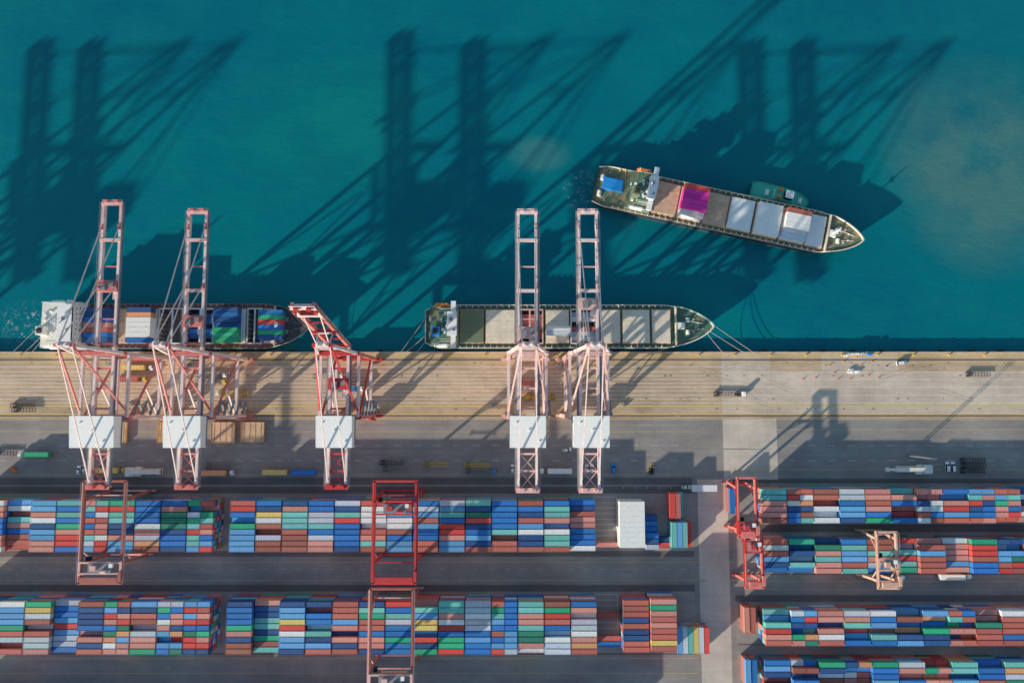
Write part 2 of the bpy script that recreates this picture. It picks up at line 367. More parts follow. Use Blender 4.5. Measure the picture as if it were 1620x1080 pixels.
# ------------------------------------------------------------------ ships
def ship(name,L,B,loc,rz,hullm,label,D=6.0,deckm=GREEN,holds=(),hatches=(),acc=None,accm=WHITE,accdeck=GREEN,funnel=BLUE,bowm=GREEN,accw=.86,rail=CREAM,sq=.74,bs=.5,fat=False):
    E=empty(name,loc,rz,label,'ship')
    def hb(t,k=1.0):
        if t<.06: w=sq+(1-sq)*math.sin(t/.06*math.pi/2)
        elif t<.80: w=1.0
        else:
            u=(t-.80)/.20; w=max(0,(1-u**(2.1/k)))**(.72*k)
        return B/2*w
    def sheer(t): return 0 if t<.86 else 1.9*min(1,(t-.86)/.02)+1.0*((t-.86)/.14)**2
    N=70; hull=MB()
    ts=[.5*(1-math.cos(math.pi*i/N)) for i in range(N+1)]
    def ring(kind):
        pts=[]
        for t in ts:
            if kind==0: x=L*(.02+.93*t); w=hb(t,.85)*.9; z=-1.2
            elif kind==1: x=L*(.012+.95*t); w=hb(t,.9)*.96; z=1.3
            elif kind==2: x=L*t; w=hb(t); z=D+sheer(t)
            elif kind==3: x=L*t; w=hb(t); z=D+1.05+sheer(t)
            elif kind==4: x=L*(.0025+.993*t); w=max(hb(t)-.28,0); z=D+1.05+sheer(t)
            else: x=L*(.0025+.993*t); w=max(hb(t)-.28,0); z=D+sheer(t)-.02
            pts.append((x-L/2,w,z))
        return pts
    rings=[ring(k) for k in range(6)]
    for s in (1,-1):
        for k in range(5):
            a=rings[k];b=rings[k+1]; mi=1 if k==0 else (2 if k>=3 else 0)
            for i in range(N):
                q=[(a[i][0],s*a[i][1],a[i][2]),(a[i+1][0],s*a[i+1][1],a[i+1][2]),(b[i+1][0],s*b[i+1][1],b[i+1][2]),(b[i][0],s*b[i][1],b[i][2])]
                hull.add(q,[(0,1,2,3) if s<0 else (0,3,2,1)],mi)
    for k in range(5):
        a=rings[k][0];b=rings[k+1][0]
        hull.add([(a[0],a[1],a[2]),(a[0],-a[1],a[2]),(b[0],-b[1],b[2]),(b[0],b[1],b[2])],[(0,1,2,3)],1 if k==0 else 0)
    hull.obj('hull',[hullm,BOOT,rail],E)
    hw=B*.37
    cuts=sorted(set([t*L for t in ts]+[c for h in holds for c in (h[0],h[1])])); dk=MB()
    for a,b in zip(cuts[:-1],cuts[1:]):
        if b-a<1e-4: continue
        ta,tb=a/L,b/L; wa=max(hb(ta)-.27,0);wb=max(hb(tb)-.27,0);za=D+sheer(ta)-.01;zb=D+sheer(tb)-.01
        mi=1 if ta>=.86 else 0
        inh=any(h[0]-1e-3<=a and b<=h[1]+1e-3 for h in holds)
        xa_,xb_=a-L/2,b-L/2
        if inh:
            for s in (1,-1): dk.add([(xa_,s*hw,za),(xb_,s*hw,zb),(xb_,s*wb,zb),(xa_,s*wa,za)],[(0,1,2,3)],mi)
        else: dk.add([(xa_,-wa,za),(xb_,-wb,zb),(xb_,wb,zb),(xa_,wa,za)],[(0,1,2,3)],mi)
    dk.obj('deck',[deckm,bowm],E)
    for (a,b,hm) in holds:
        h=MB(); a0=a-L/2;b0=b-L/2; c=(a0+b0)/2
        h.add([(a0,-hw,.4),(b0,-hw,.4),(b0,hw,.4),(a0,hw,.4),(a0,-hw,D+1.6),(b0,-hw,D+1.6),(b0,hw,D+1.6),(a0,hw,D+1.6)],[(0,1,2,3),(0,1,5,4),(1,2,6,5),(2,3,7,6),(3,0,4,7)],0)
        for s in (1,-1):
            h.box((c,s*(hw+.3),D+.85),(b-a+1.2,.58,1.7),1)
            h.box((a0-.3 if s<0 else b0+.3,0,D+.86),(.56,2*hw,1.68),1)
        for k in range(1,7):
            y=-hw+2*hw*k/7
            for xx in (a0+.15,b0-.15): h.box((xx,y,D/2+.9),(.25,.25,D+1.2),1)
        h.box((c,0,D+1.2),(.7,2*hw-.05,.8),1)
        h.obj('cargo_hold',[HOLD,hm],E)
    for (a,b,hm,zt) in hatches:
        h=MB(); c=(a+b)/2-L/2; l=b-a; hwl=min(hw,hb(b/L)-1.6)
        h.box((c,0,D+.55),(l+.6,2*hwl+.9,1.2),1)
        npx=3; 
        for i in range(npx):
            for j in range(2):
                ww=l/2-.05; yy=(2*hwl)/npx-.06
                h.box((c-l/4+j*l/2,-hwl+2*hwl/npx*(i+.5),D+1.15+zt/2),(ww,yy,zt),0)
        h.obj('hatch_cover',[hm,BROWN],E)
    r=MB()
    for s in (1,-1):
        x=.08*L
        while x<.84*L:
            r.box((x-L/2,s*(B/2-.9),D+.9),(.3,1.1,1.8)); x+=3.1
        r.beam((.07*L-L/2,s*(B/2-.5),D+1.75),(.84*L-L/2,s*(B/2-.5),D+1.75),.12,.1)
    r.obj('side_railing',rail,E)
    zf=D+sheer(.9)
    w=MB()
    for s in (1,-1):
        w.cyl((.91*L-L/2,s*2.0,zf+.9),(.91*L-L/2,s*4.2,zf+.9),.6,10); w.box((.91*L-L/2,s*3.1,zf+.3),(2.0,2.4,.6))
        w.cyl((.945*L-L/2,s*1.6,zf),(.945*L-L/2,s*1.6,zf+1.1),.35,8)
        w.cyl((.93*L-L/2,s*3.4,zf),(.93*L-L/2,s*3.4,zf+1.0),.3,8)
        w.beam((.92*L-L/2,s*2.6,zf+.4),(.965*L-L/2,s*1.2,zf+.6),.25,.25)
    w.obj('anchor_winch',CREAM if not fat else GREY,E)
    f=MB(); f.cyl((.885*L-L/2,0,zf),(.885*L-L/2,0,zf+9),.45,8,0,.25); f.box((.885*L-L/2,0,zf+6),(1.6,2.6,.3)); f.box((.885*L-L/2,0,zf+.8),(3.2,3.4,1.8)); f.obj('foremast',WHITE,E)
    MB().box((.868*L-L/2,0,zf+.8),(.6,2*hb(.868)-1.5,1.7)).obj('breakwater',TAN,E)
    for s in (1,-1):
        w=MB(); w.cyl((.022*L-L/2,s*3.0,D+.9),(.022*L-L/2,s*5.6,D+.9),.7,10); w.box((.022*L-L/2,s*4.3,D+.25),(2.2,3.1,.5)); w.obj('stern_winch',CREAM,E)
        MB().cyl((.045*L-L/2,s*B*.34,D),(.045*L-L/2,s*B*.34,D+1.0),.35,8).obj('bitt',GREY,E)
    a0,a1=acc; c=(a0+a1)/2-L/2; l=a1-a0
    A=MB(); z=D
    dims=[(l,B*accw),(l*.90,B*accw*.92),(l*.72,B*accw*.84),(l*.60,B*accw*.74)]
    if fat: dims=[(l,B*accw),(l*.97,B*accw),(l*.90,B*accw*.97),(l*.80,B*accw*.92)]
    for i,(dx,dy) in enumerate(dims):
        A.box((a1-L/2-dx/2,0,z+1.35),(dx,dy,2.7),0)
        A.box((a1-L/2-dx/2-.3,0,z+2.76),(dx+.9,dy+(1.2 if not fat else .6),.14),1)
        for s in (1,-1): A.beam((a1-L/2-dx-.6,s*(dy/2+.3),z+3.8),(a1-L/2,s*(dy/2+.3),z+3.8),.14,.12,0)
        for q in range(8): A.box((a1-L/2-dx+R.uniform(.3,l*.3),R.uniform(-dy*.45,dy*.45),z+3.3),(R.uniform(.5,1.5),R.uniform(.5,1.8),1.0),0)
        z+=2.84
    A.obj('accommodation_block',[accm,accdeck],E)
    wn=MB(); zz=D
    for i,(dx,dy) in enumerate(dims):
        for k in range(7):
            wn.box((a1-L/2+.02,(k-3)*dy/8,zz+1.6),(.06,.8,.7))
        zz+=2.84
    wn.obj('window',GLASS,E)
    br=MB(); br.box((a1-L/2-l*.17,0,z+1.3),(l*.32,B*bs,2.6),0); br.box((a1-L/2-l*.13,0,z+.35),(2.4,B*1.02,1.1),0); br.box((a1-L/2-l*.17,0,z+2.72),(l*.36,B*(bs+.04),.22),0)
    br.box((a1-L/2-l*.2,B*.1,z+3.1),(1.2,1.6,.6),1); br.box((a1-L/2-l*.1,-B*.14,z+3.0),(.9,1.0,.5),1)
    br.obj('bridge',[WHITE,GREY],E)
    MB().box((a1-L/2-l*.01+.02,0,z+1.6),(.08,B*bs*.94,.9)).obj('bridge_window',GLASS,E)
    rm=MB(); rm.cyl((a1-L/2-l*.3,0,z+.1),(a1-L/2-l*.3,0,z+9),.35,8); rm.box((a1-L/2-l*.3,0,z+6),(.5,3.6,.25)); rm.box((a1-L/2-l*.3,0,z+7.6),(.3,2.2,.2)); rm.cyl((a1-L/2-l*.15,B*.2,z+2.9),(a1-L/2-l*.15,B*.2,z+4.3),.8,10)
    for s in (1,-1): rm.beam((a1-L/2-l*.3,0,z+7),(a1-L/2-l*.42,s*2.4,z+.2),.18,.18)
    rm.obj('radar_mast',WHITE,E)
    fn=MB(); fx=a0-L/2+l*.24; fn.box((fx,-B*.16,D+7.5),(4.2,4.6,15),0,0,.9); fn.box((fx,-B*.16,D+15.1),(2.2,2.6,.3),1)
    for s in (-.7,.7): fn.cyl((fx+s,-B*.16,D+15),(fx+s,-B*.16,D+16.6),.35,8,1)
    fn.obj('funnel',[funnel,DARK],E)
    for s in (1,-1):
        lb=MB(); x=a0-L/2+l*.42; y=s*B*.455; zl=D+7.2
        if fat: y=s*B*.49
        lb.cyl((x-2.6,y,zl),(x+2.6,y,zl),1.1,10); lb.cyl((x-3.8,y,zl+.1),(x-2.6,y,zl),.25,10,0,1.1); lb.cyl((x+2.6,y,zl),(x+3.8,y,zl+.1),1.1,10,0,.25)
        lb.obj('lifeboat',ORG if (not fat and s>0) else WHITE,E)
        dv=MB()
        for dx in (-2.4,2.4): dv.beam((x+dx,s*B*.40,D+3),(x+dx,s*B*.47,zl+1.9),.3,.3)
        dv.obj('davit',WHITE,E)
    return E,L
def on_ship(E,L,x0,x1,cols,z,rowp=2.52,short=False):
    n=len(cols); c=(x0+x1)/2-L/2; mw=Matrix.Translation(E.location)@Matrix.Rotation(E.rotation_euler.z,4,'Z')
    for j,it in enumerate(cols):
        if it is None: continue
        nm,hh=it
        y=(n-1)/2*rowp-j*rowp
        for k in range(hh):
            p=mw@Vector((c,y,z+k*CH)); 
            cont_obj(p.x,p.y,p.z,E.rotation_euler.z,PD[nm],short,'loaded on a cargo ship','containers loaded on ships')
LB=146.4
hb_b=[(18,29.5,DGREEN,.6),(31,45.5,TAN,.6),(61.5,73,TAN,.6),(88,99,TAN,.6),(100.5,114,TAN,.6),(115.5,124.5,TAN,.6)]
shipB,_=ship('cargo_ship',LB,22.4,(-44.2+LB/2,38.2,WZ),0,GHULL,'grey feeder cargo ship with tan hatches moored at the quay',deckm=GREEN,holds=[(47,59.5,ROSE),(74.5,86.5,CREAM)],hatches=hb_b,acc=(3.5,17),funnel=BLUE)
on_ship(shipB,LB,61.5,73.6,[None,None,None,('pale',1),('light grey',1),None],6+1.9)
on_ship(shipB,LB,47,59.5,[('brick red',1),('brick red',1),('rust brown',1),('brick red',1),('rust brown',1)],.5+2.6)
on_ship(shipB,LB,74.5,86.5,[('light grey',1),('pale',1),None,('brick red',1),('light grey',1),('pale',1)],.5+3)
LA=136.5
shipA,_=ship('cargo_ship',LA,23.0,(-238.5+LA/2,38.4,WZ),0,GHULL,'pale grey container ship with open holds moored under cranes',deckm=REDDECK,bowm=DTEAL,sq=.5,bs=.78,rail=GREY,fat=True,
  holds=[(59.5,72,LGREY),(73.5,86.5,LGREY),(104.5,111,LGREY)],hatches=[(23.5,37.5,LGREY,.5),(38.5,44,BROWN,.5),(45,58,LGREY,.5),(88,103,LGREY,.5),(112.5,118.5,LGREY,.5)],acc=(3,22.5),accm=WHITE,accdeck=CREAM,funnel=CREAM,accw=.97)
on_ship(shipA,LA,24,36.5,[('navy blue',2),('navy blue',2),('blue',2),('salmon red',2),('brick red',2),('blue',2),('navy blue',2)],7.8)
on_ship(shipA,LA,45,58,[('navy blue',2),('orange',2),('pale',2),('pale',2),('pale',2),('pale',2),('blue',2)],7.8)
on_ship(shipA,LA,88.5,101.5,[('navy blue',2),('blue',2),('navy blue',2),('blue',1),('green',2),('green',2),('green',2)],7.8)
on_ship(shipA,LA,111,124,[('blue',2),('green',2),('bright red',2),('blue',2),('green',2),('navy blue',2)],7.8)
on_ship(shipA,LA,73.5,86.5,[('navy blue',1),('navy blue',1),None,('blue',1),('navy blue',1)],3.4)
LC=140.0
sp=Vector((43,112.5)); bp=Vector((179.8,82.2)); mid=(sp+bp)/2; angC=math.atan2(bp.y-sp.y,bp.x-sp.x)
shipC,_=ship('cargo_ship',LC,22.0,(mid.x,mid.y,WZ),angC,NAVY,'dark hulled cargo ship under way with part load of containers',deckm=RUSTG,bowm=RUSTG,sq=.85,rail=TAN,
  hatches=[(31.5,43.5,BROWN,.6),(44.5,56.5,LGREY,.6),(58,69.5,BROWN,.6),(70.5,82.5,WHITE,1.4),(84,96.5,WHITE,3.4),(98,110.5,WHITE,.6),(111.5,120,LGREY,1.0)],acc=(17.5,30),funnel=DGREEN)
on_ship(shipC,LC,44.5,57,[('bright red',3),('magenta',3),('magenta',3),('magenta',3),('magenta',3),('pale',2)],7.8)
on_ship(shipC,LC,98,110.5,[('brick red',2),('pale',2),('pale',2),('pale',2),('light grey',1),('light grey',1)],7.8)
bx=MB(); bx.box((9-LC/2,1.5,6.9),(10.5,6.4,1.8),0); bx.box((9-LC/2,1.5,7.9),(9.6,5.4,.25),1); bx.obj('deck_cover',[BLUE,BLUE],shipC)
TE=empty('tugboat',(140.2,107.2,WZ),angC-.04,'green harbour tugboat pushing alongside the departing ship','tugboat')
th=MB(); TL=31;TB=10.2;n=24
def tw(t): return TB/2*((1-max(0,(t-.55)/.45)**2.4)**.6 if t>.55 else (.82+.18*math.sin(min(1,t/.2)*math.pi/2)))
pr=[]
for z,k in ((-.8,.86),(.9,.95),(2.6,1),(3.4,1.0)):
    pr.append([(TL*(i/n-.5)*k,tw(i/n)*k,z) for i in range(n+1)])
for s in (1,-1):
    for k in range(3):
        for i in range(n):
            a=pr[k];b=pr[k+1]; th.add([(a[i][0],s*a[i][1],a[i][2]),(a[i+1][0],s*a[i+1][1],a[i+1][2]),(b[i+1][0],s*b[i+1][1],b[i+1][2]),(b[i][0],s*b[i][1],b[i][2])],[(0,1,2,3)],0)
a=pr[0][0];b=pr[3][0]; th.add([(a[0],-a[1],a[2]),(a[0],a[1],a[2]),(b[0],b[1],b[2]),(b[0],-b[1],b[2])],[(0,1,2,3)])
th.obj('hull',[TUGG],TE)
td=MB()
for i in range(n):
    p=pr[2]; w0,w1=p[i][1]-.1,p[i+1][1]-.1; td.add([(p[i][0],-w0,2.6),(p[i+1][0],-w1,2.6),(p[i+1][0],w1,2.6),(p[i][0],w0,2.6)],[(0,1,2,3)])
td.obj('deck',TUGG,TE)
MB().box((1.5,0,3.9),(10,5.6,2.6)).box((1.5,0,5.28),(10.6,6.1,.16),1).obj('deckhouse',[WHITE,TUGG],TE)
MB().box((3.2,0,6.7),(4.4,4.2,2.6),0,0,.85).box((3.2,0,8.1),(4.2,4.0,.2),1).obj('wheelhouse',[GLASS,WHITE],TE)
for s in (1,-1): MB().box((-1.6,s*2.0,6.7),(1.5,1.2,2.8)).obj('funnel',ORG,TE)
MB().cyl((3,0,8.2),(3,0,12.5),.2,6).box((3,0,11),(.3,2.4,.2)).obj('mast',WHITE,TE)
MB().cyl((-7,-1.4,3.4),(-7,1.4,3.4),.8,10).box((-7,0,2.85),(2,3.4,.5)).obj('towing_winch',WHITE,TE)
MB().cyl((10.5,-1.3,3.4),(10.5,1.3,3.4),.7,10).box((10.5,0,2.85),(1.8,3.0,.5)).obj('bow_winch',WHITE,TE)
ty=MB()
for i in range(9):
    t=.2+i*.085; ty.cyl((TL*(t-.5),tw(t)+.25,2.2),(TL*(t-.5),tw(t)+.55,2.2),.55,8); ty.cyl((TL*(t-.5),-tw(t)-.25,2.2),(TL*(t-.5),-tw(t)-.55,2.2),.55,8)
ty.obj('tyre_fender',RUB,TE)

def mline(a,b,sag=1.0):
    mb=MB(); n=8; pts=[]
    for i in range(n+1):
        t=i/n; p=Vector(a).lerp(Vector(b),t); p.z-=sag*4*t*(1-t); pts.append(p)
    for i in range(n): mb.cyl(pts[i],pts[i+1],.10,5)
    tag(mb.obj('mooring_line',ROPE),'tan mooring rope from a ship to the quay','rope','mooring lines')
for (a,b) in (((-43,44,4.3),(-58,QY-1.6,.9)),((-43.4,34,4.3),(-56,QY-1.6,.9)),((100,40,6.5),(125.5,QY-1.6,.9)),((99,36,6.5),(121,QY-1.6,.9)),((98,35,6.5),(109,QY-1.6,.9)),((-43.5,31,4.3),(-50,QY-1.6,.9)),
    ((-237.5,42,4.3),(-257,QY-1.6,.9)),((-237.5,35,4.3),(-251,QY-1.6,.9)),((94,33,6.5),(70,QY-1.6,.9)),((-104,38,6.3),(-92,QY-1.6,.9)),((-237,34,4.3),(-247,QY-1.6,.9))): mline(a,b,.8)

# ------------------------------------------------------------------ ship to shore cranes
def sts(X,A,Bm,label,hb=44.0,apex=71.0,tip=87.0,rear=-39.0,up=False,hw=15.2,tro=40,lx=8.5,legm=None,tipm=None):
    E=empty('quay_crane',(X,0,0),0,label,'crane','cranes along the quay')
    legm=legm or A; tipm=tipm or Bm
    ws,ls=21.5,-7.0
    for Y in (ws,ls):
        MB().beam((-12,Y,3.3),(12,Y,3.3),1.5,1.9).obj('sill_beam',Bm,E)
        for s in (1,-1):
            m=MB(); c=s*9.2
            m.box((c,Y,1.95),(6.6,.9,.7),0)
            for k in (-2.4,-.8,.8,2.4):
                m.cyl((c+k,Y-.22,.42),(c+k,Y+.22,.42),.42,10,1)
            for k in (-1.6,1.6): m.box((c+k,Y,1.15),(2.6,.95,.9),0)
            m.obj('wheel_bogie',[Bm,DARK],E)
            B1('leg',(s*lx,Y,4.1),(s*lx,Y,hb+(2 if Y==ws else -2.6)),1.75,1.5,legm,E)
        B1('portal_beam',(-lx,Y,15.5),(lx,Y,15.5),1.3,1.8,Bm,E)
    B1('cross_beam',(-lx-1,ws,hb+2.9),(lx+1,ws,hb+2.9),1.9,2.0,Bm,E)
    B1('cross_beam',(-lx-1,ls,hb-3.6),(lx+1,ls,hb-3.6),1.7,2.1,Bm,E)
    for s in (1,-1):
        B1('side_beam',(s*lx,ls+.9,14.9),(s*lx,ws-.9,14.9),1.2,1.6,A,E)
        B1('side_beam',(s*lx,ls,hb-1.7),(s*lx,ws-.9,hb-1.7),1.1,1.5,A,E)
        B1('diagonal_brace',(s*lx,ws-.5,16),(s*lx,ls+.4,hb-4.5),.85,.85,Bm,E)
        B1('diagonal_brace',(s*lx,ls+.5,16),(s*lx,(ws+ls)/2-1,(16+hb-4)/2-1),.7,.7,A,E)
        B1('diagonal_brace',(s*(lx-.3),ls,5),(s*.5,ls,14.5),.5,.5,Bm,E)
        B1('diagonal_brace',(s*(lx-.2),ws,17),(s*1.0,ws,hb-8),.6,.6,Bm,E)
        B1('apex_leg',(s*lx,ws,hb+3.9),(s*3.2,ws+1.6,apex),1.2,1.2,A,E)
        B1('back_stay',(s*3.2,ws+1.0,apex-.5),(s*lx,ls+3.2,hb-.8),.7,.7,Bm,E)
        B1('back_stay',(s*3.0,ws+1.0,apex),(s*4.0,rear+3,hb+.1),.42,.5,A,E)
        B1('trolley_girder',(s*4,ws+3.1,hb-1.15),(s*4,rear,hb-1.15),1.2,2.3,A,E)
        w=MB(); w.box((s*5.15,(ws+rear)/2,hb-.9),(1.0,ws-rear,.12)); w.beam((s*5.6,ws,hb+.2),(s*5.6,rear,hb+.2),.08,.08)
        w.obj('walkway',GREY,E)
    B1('apex_beam',(-4.2,ws+1.6,apex+.4),(4.2,ws+1.6,apex+.4),1.5,1.4,Bm,E)
    B1('apex_tie',(-5.7,ws+.9,(hb+3.9+apex)/2+.2),(5.7,ws+.9,(hb+3.9+apex)/2+.2),.8,.9,A,E)
    pl=MB(); pl.box((0,ws+1.6,apex+1.25),(5.5,2.8,.2)); 
    for s in (1,-1): pl.cyl((s*1.6,ws+1.2,apex+1.6),(s*1.6,ws+2.0,apex+1.6),.9,10)
    pl.obj('sheave_platform',A,E)
    for y in (15,6,-3,-23,-30.5,rear+.6): B1('girder_tie',(-3.4,y,hb-1.3),(3.4,y,hb-1.3),.8,1.2,Bm,E)
    for (ya,yb) in ((-23,-30.5),(-30.5,rear+.6)):
        MB().beam((-3.3,ya,hb-1.5),(3.3,yb,hb-1.5),.4,.4).beam((3.3,ya,hb-1.55),(-3.3,yb,hb-1.55),.4,.35).obj('girder_bracing',Bm,E)
    rp=MB(); rp.box((0,rear+.2,hb+.15),(10.5,2.2,.25)); rp.box((-2.5,rear+.3,hb+1.0),(2.2,1.6,1.5)); rp.box((2.7,rear+.1,hb+.9),(1.8,1.4,1.2)); rp.beam((-5.2,rear-.8,hb+1.3),(5.2,rear-.8,hb+1.3),.1,.1); rp.obj('rear_platform',Bm,E)
    h0=hb+.35; hy0,hy1=-19.6,-6.3; cy=(hy0+hy1)/2
    # machinery house; landward roof pitch is added to catch more of the low sun
    x2=hw/2; zl,zh=h0+5.6,h0+6.7
    mh=MB(); mh.hexa([(-x2,hy0,h0),(x2,hy0,h0),(x2,hy1,h0),(-x2,hy1,h0),(-x2,hy0,zl),(x2,hy0,zl),(x2,hy1,zh),(-x2,hy1,zh)],0)
    mh.box((0,cy,h0+.05),(hw+.9,hy1-hy0+1.0,.18),1)
    mh.hexa([(-x2-.25,hy0-.25,zl+.01),(x2+.25,hy0-.25,zl+.01),(x2+.25,hy1+.25,zh+.03),(-x2-.25,hy1+.25,zh+.03),(-x2-.25,hy0-.25,zl+.15),(x2+.25,hy0-.25,zl+.15),(x2+.25,hy1+.25,zh+.17),(-x2-.25,hy1+.25,zh+.17)],0)
    H_=mh.obj('machinery_house',[WHITE,GREY],E)
    for (x,y) in ((-5,-9),(5,-17),(.5,-12)):
        zr=zl+(zh-zl)*(y-hy0)/(hy1-hy0); MB().cyl((x,y,zr),(x,y,zr+.6),.4,10).obj('roof_vent',LGREY,H_)
    d=MB(); d.box((-hw/2-.03,cy+4,h0+1.2),(.08,1.0,2.1)); d.obj('door',GREY,H_)
    d=MB(); d.box((-hw/2-.03,cy-3,h0+3.5),(.08,3.0,1.2)); d.obj('window',GREY,H_)
    Lb=tip-25.2; bm_=MB()
    for s in (1,-1):
        bm_.beam((s*4,0,0),(s*4,Lb,0),1.15,2.1,0)
        bm_.box((s*5.05,Lb/2,.3),(.9,Lb,.12),2); bm_.beam((s*5.45,0,1.4),(s*5.45,Lb,1.4),.09,.09,2)
        y=1.5
        while y<Lb: bm_.box((s*5.45,y,.85),(.07,.07,1.1),2); y+=3.0
    for i,y in enumerate((1.0,12,24.8,36,48,Lb-.7)): bm_.beam((-3.45,y,.1),(3.45,y,.1),.9 if i in (0,2,4,5) else .5,1.3 if i in (0,2,4,5) else .7,1 if i!=5 else 3)
    for y in (24.8,48.0,Lb-1): bm_.box((0,y,1.25),(9.6,1.5,.35),3)
    for s in (1,-1): 
        bm_.box((s*4,52-25.2,1.6),(1.0,2.2,1.2),1); bm_.box((s*4,79-25.2,1.6),(1.0,2.2,1.2),1)
        bm_.box((s*4,Lb-6,1.12),(1.1,11,.12),3)
    bm_.box((0,Lb+.2,.9),(9.4,1.6,.25),3); bm_.box((-2.4,Lb+.1,1.6),(1.6,1.2,1.2),1); bm_.box((2.4,Lb+.1,1.6),(1.6,1.2,1.2),1)
    ang=rad(79.5) if up else 0
    bm_.obj('boom',[A if not up else MIDPINK,Bm,GREY,tipm],E,(0,25.2,hb-1.15),(ang,0,0))
    for s in (1,-1):
        if not up:
            B1('fore_stay',(s*3.0,ws+2.2,apex),(s*4,52,hb+.6),.38,.45,A,E); B1('fore_stay',(s*2.6,ws+2.2,apex+.3),(s*4,79,hb+.6),.38,.45,A,E)
        else:
            B1('fore_stay',(s*2.6,ws+2.2,apex),(s*3.4,ws+8.3,hb+23),.38,.45,A,E)
            B1('fore_stay',(s*2.6,ws+2.2,apex+.3),(s*3.4,ws+13,hb+46),.38,.45,A,E)
    tm=MB(); tm.box((0,tro,hb+.45),(9.0,5.2,.6),0); tm.box((-1.6,tro-.5,hb+1.3),(2.4,3,1.2),1); tm.box((2.2,tro+.6,hb+1.2),(2,2.2,1.0),1)
    T=tm.obj('trolley',[Bm,GREY],E)
    MB().box((2.2,tro-4.2,hb-3.9),(2.2,2.6,2.6),0,0,1.05).box((2.2,tro-4.2,hb-2.5),(2.5,2.9,.2),1).beam((2.2,tro-3.2,hb-2.4),(2.2,tro-2,hb+.2),.3,.3,1).obj('operator_cab',[GLASS,WHITE],T)
    spz=hb-4.5
    sm=MB(); sm.box((0,tro,spz),(6.0,.9,.5),0); sm.box((-2.9,tro,spz-.1),(.4,2.4,.5),0); sm.box((2.9,tro,spz-.1),(.4,2.4,.5),0); sm.box((0,tro,spz+.7),(3.5,2.0,.8),0)
    for x in (-1.5,1.5):
        for y in (-.8,.8): sm.cyl((x,tro+y,spz+1),(x,tro+y,hb),.06,4,1)
    sm.obj('spreader',[Bm,DARK],T)
    st=MB(); z=4.0;k=0
    while z<hb-5:
        y0,y1=(ls+1.6,ls+7.2) if k%2==0 else (ls+7.2,ls+1.6)
        st.beam((lx+1.6,y0,z),(lx+1.6,y1,z+3.6),.9,.18); st.box((lx+1.6,y1,z+3.6),(1.3,1.3,.12)); z+=3.6;k+=1
    st.obj('stairway',GREY,E)
    MB().box((-lx-1.7,ls+.3,hb/2),(.4,1.8,hb-8)).box((-lx-1.7,ls+.3,9),(1.5,1.7,2.4),1).obj('lift',[Bm,WHITE],E)
    MB().cyl((lx-1,ls-1.4,6),(lx-1,ls-2.1,6),2.2,16).box((lx-1,ls-1.2,4),(1.6,.8,2)).obj('cable_reel',Bm,E)
    MB().box((3,ls-.2,5.8),(6,2.2,2.6)).obj('electrical_cabin',WHITE,E)
    return E
sts(-182.6,PINK,MIDPINK,'tall pink quay crane with lowered boom over a ship',hb=44.5,apex=72,tip=91,rear=-37.5,hw=18.8,tro=52,lx=10.4,tipm=ROSE)
sts(-143.4,PINK,MIDPINK,'pink and red quay crane lowered over an open cargo hold',hb=44.5,apex=72.5,hw=15.8,tro=36,rear=-37.5,lx=9.0,tipm=ROSE)
sts(-77.5,PINK,RED,'red and pink quay crane with its boom raised upright',up=True,tro=8,rear=-37.5,tip=83,legm=MIDPINK,tipm=PINK)
sts(6.9,PINK,ROSE,'faded pink quay crane with boom lowered over moored ship',tro=31,legm=ROSE,tipm=PINK)
sts(34.6,PINK,ROSE,'faded pink quay crane with white machinery house',tro=44,legm=ROSE,tipm=PINK)
sts(-375,PINK,MIDPINK,'pink quay crane with lowered boom further along the quay',tro=30)
sts(-348,PINK,MIDPINK,'pink quay crane with lowered boom further along the quay',tro=40)

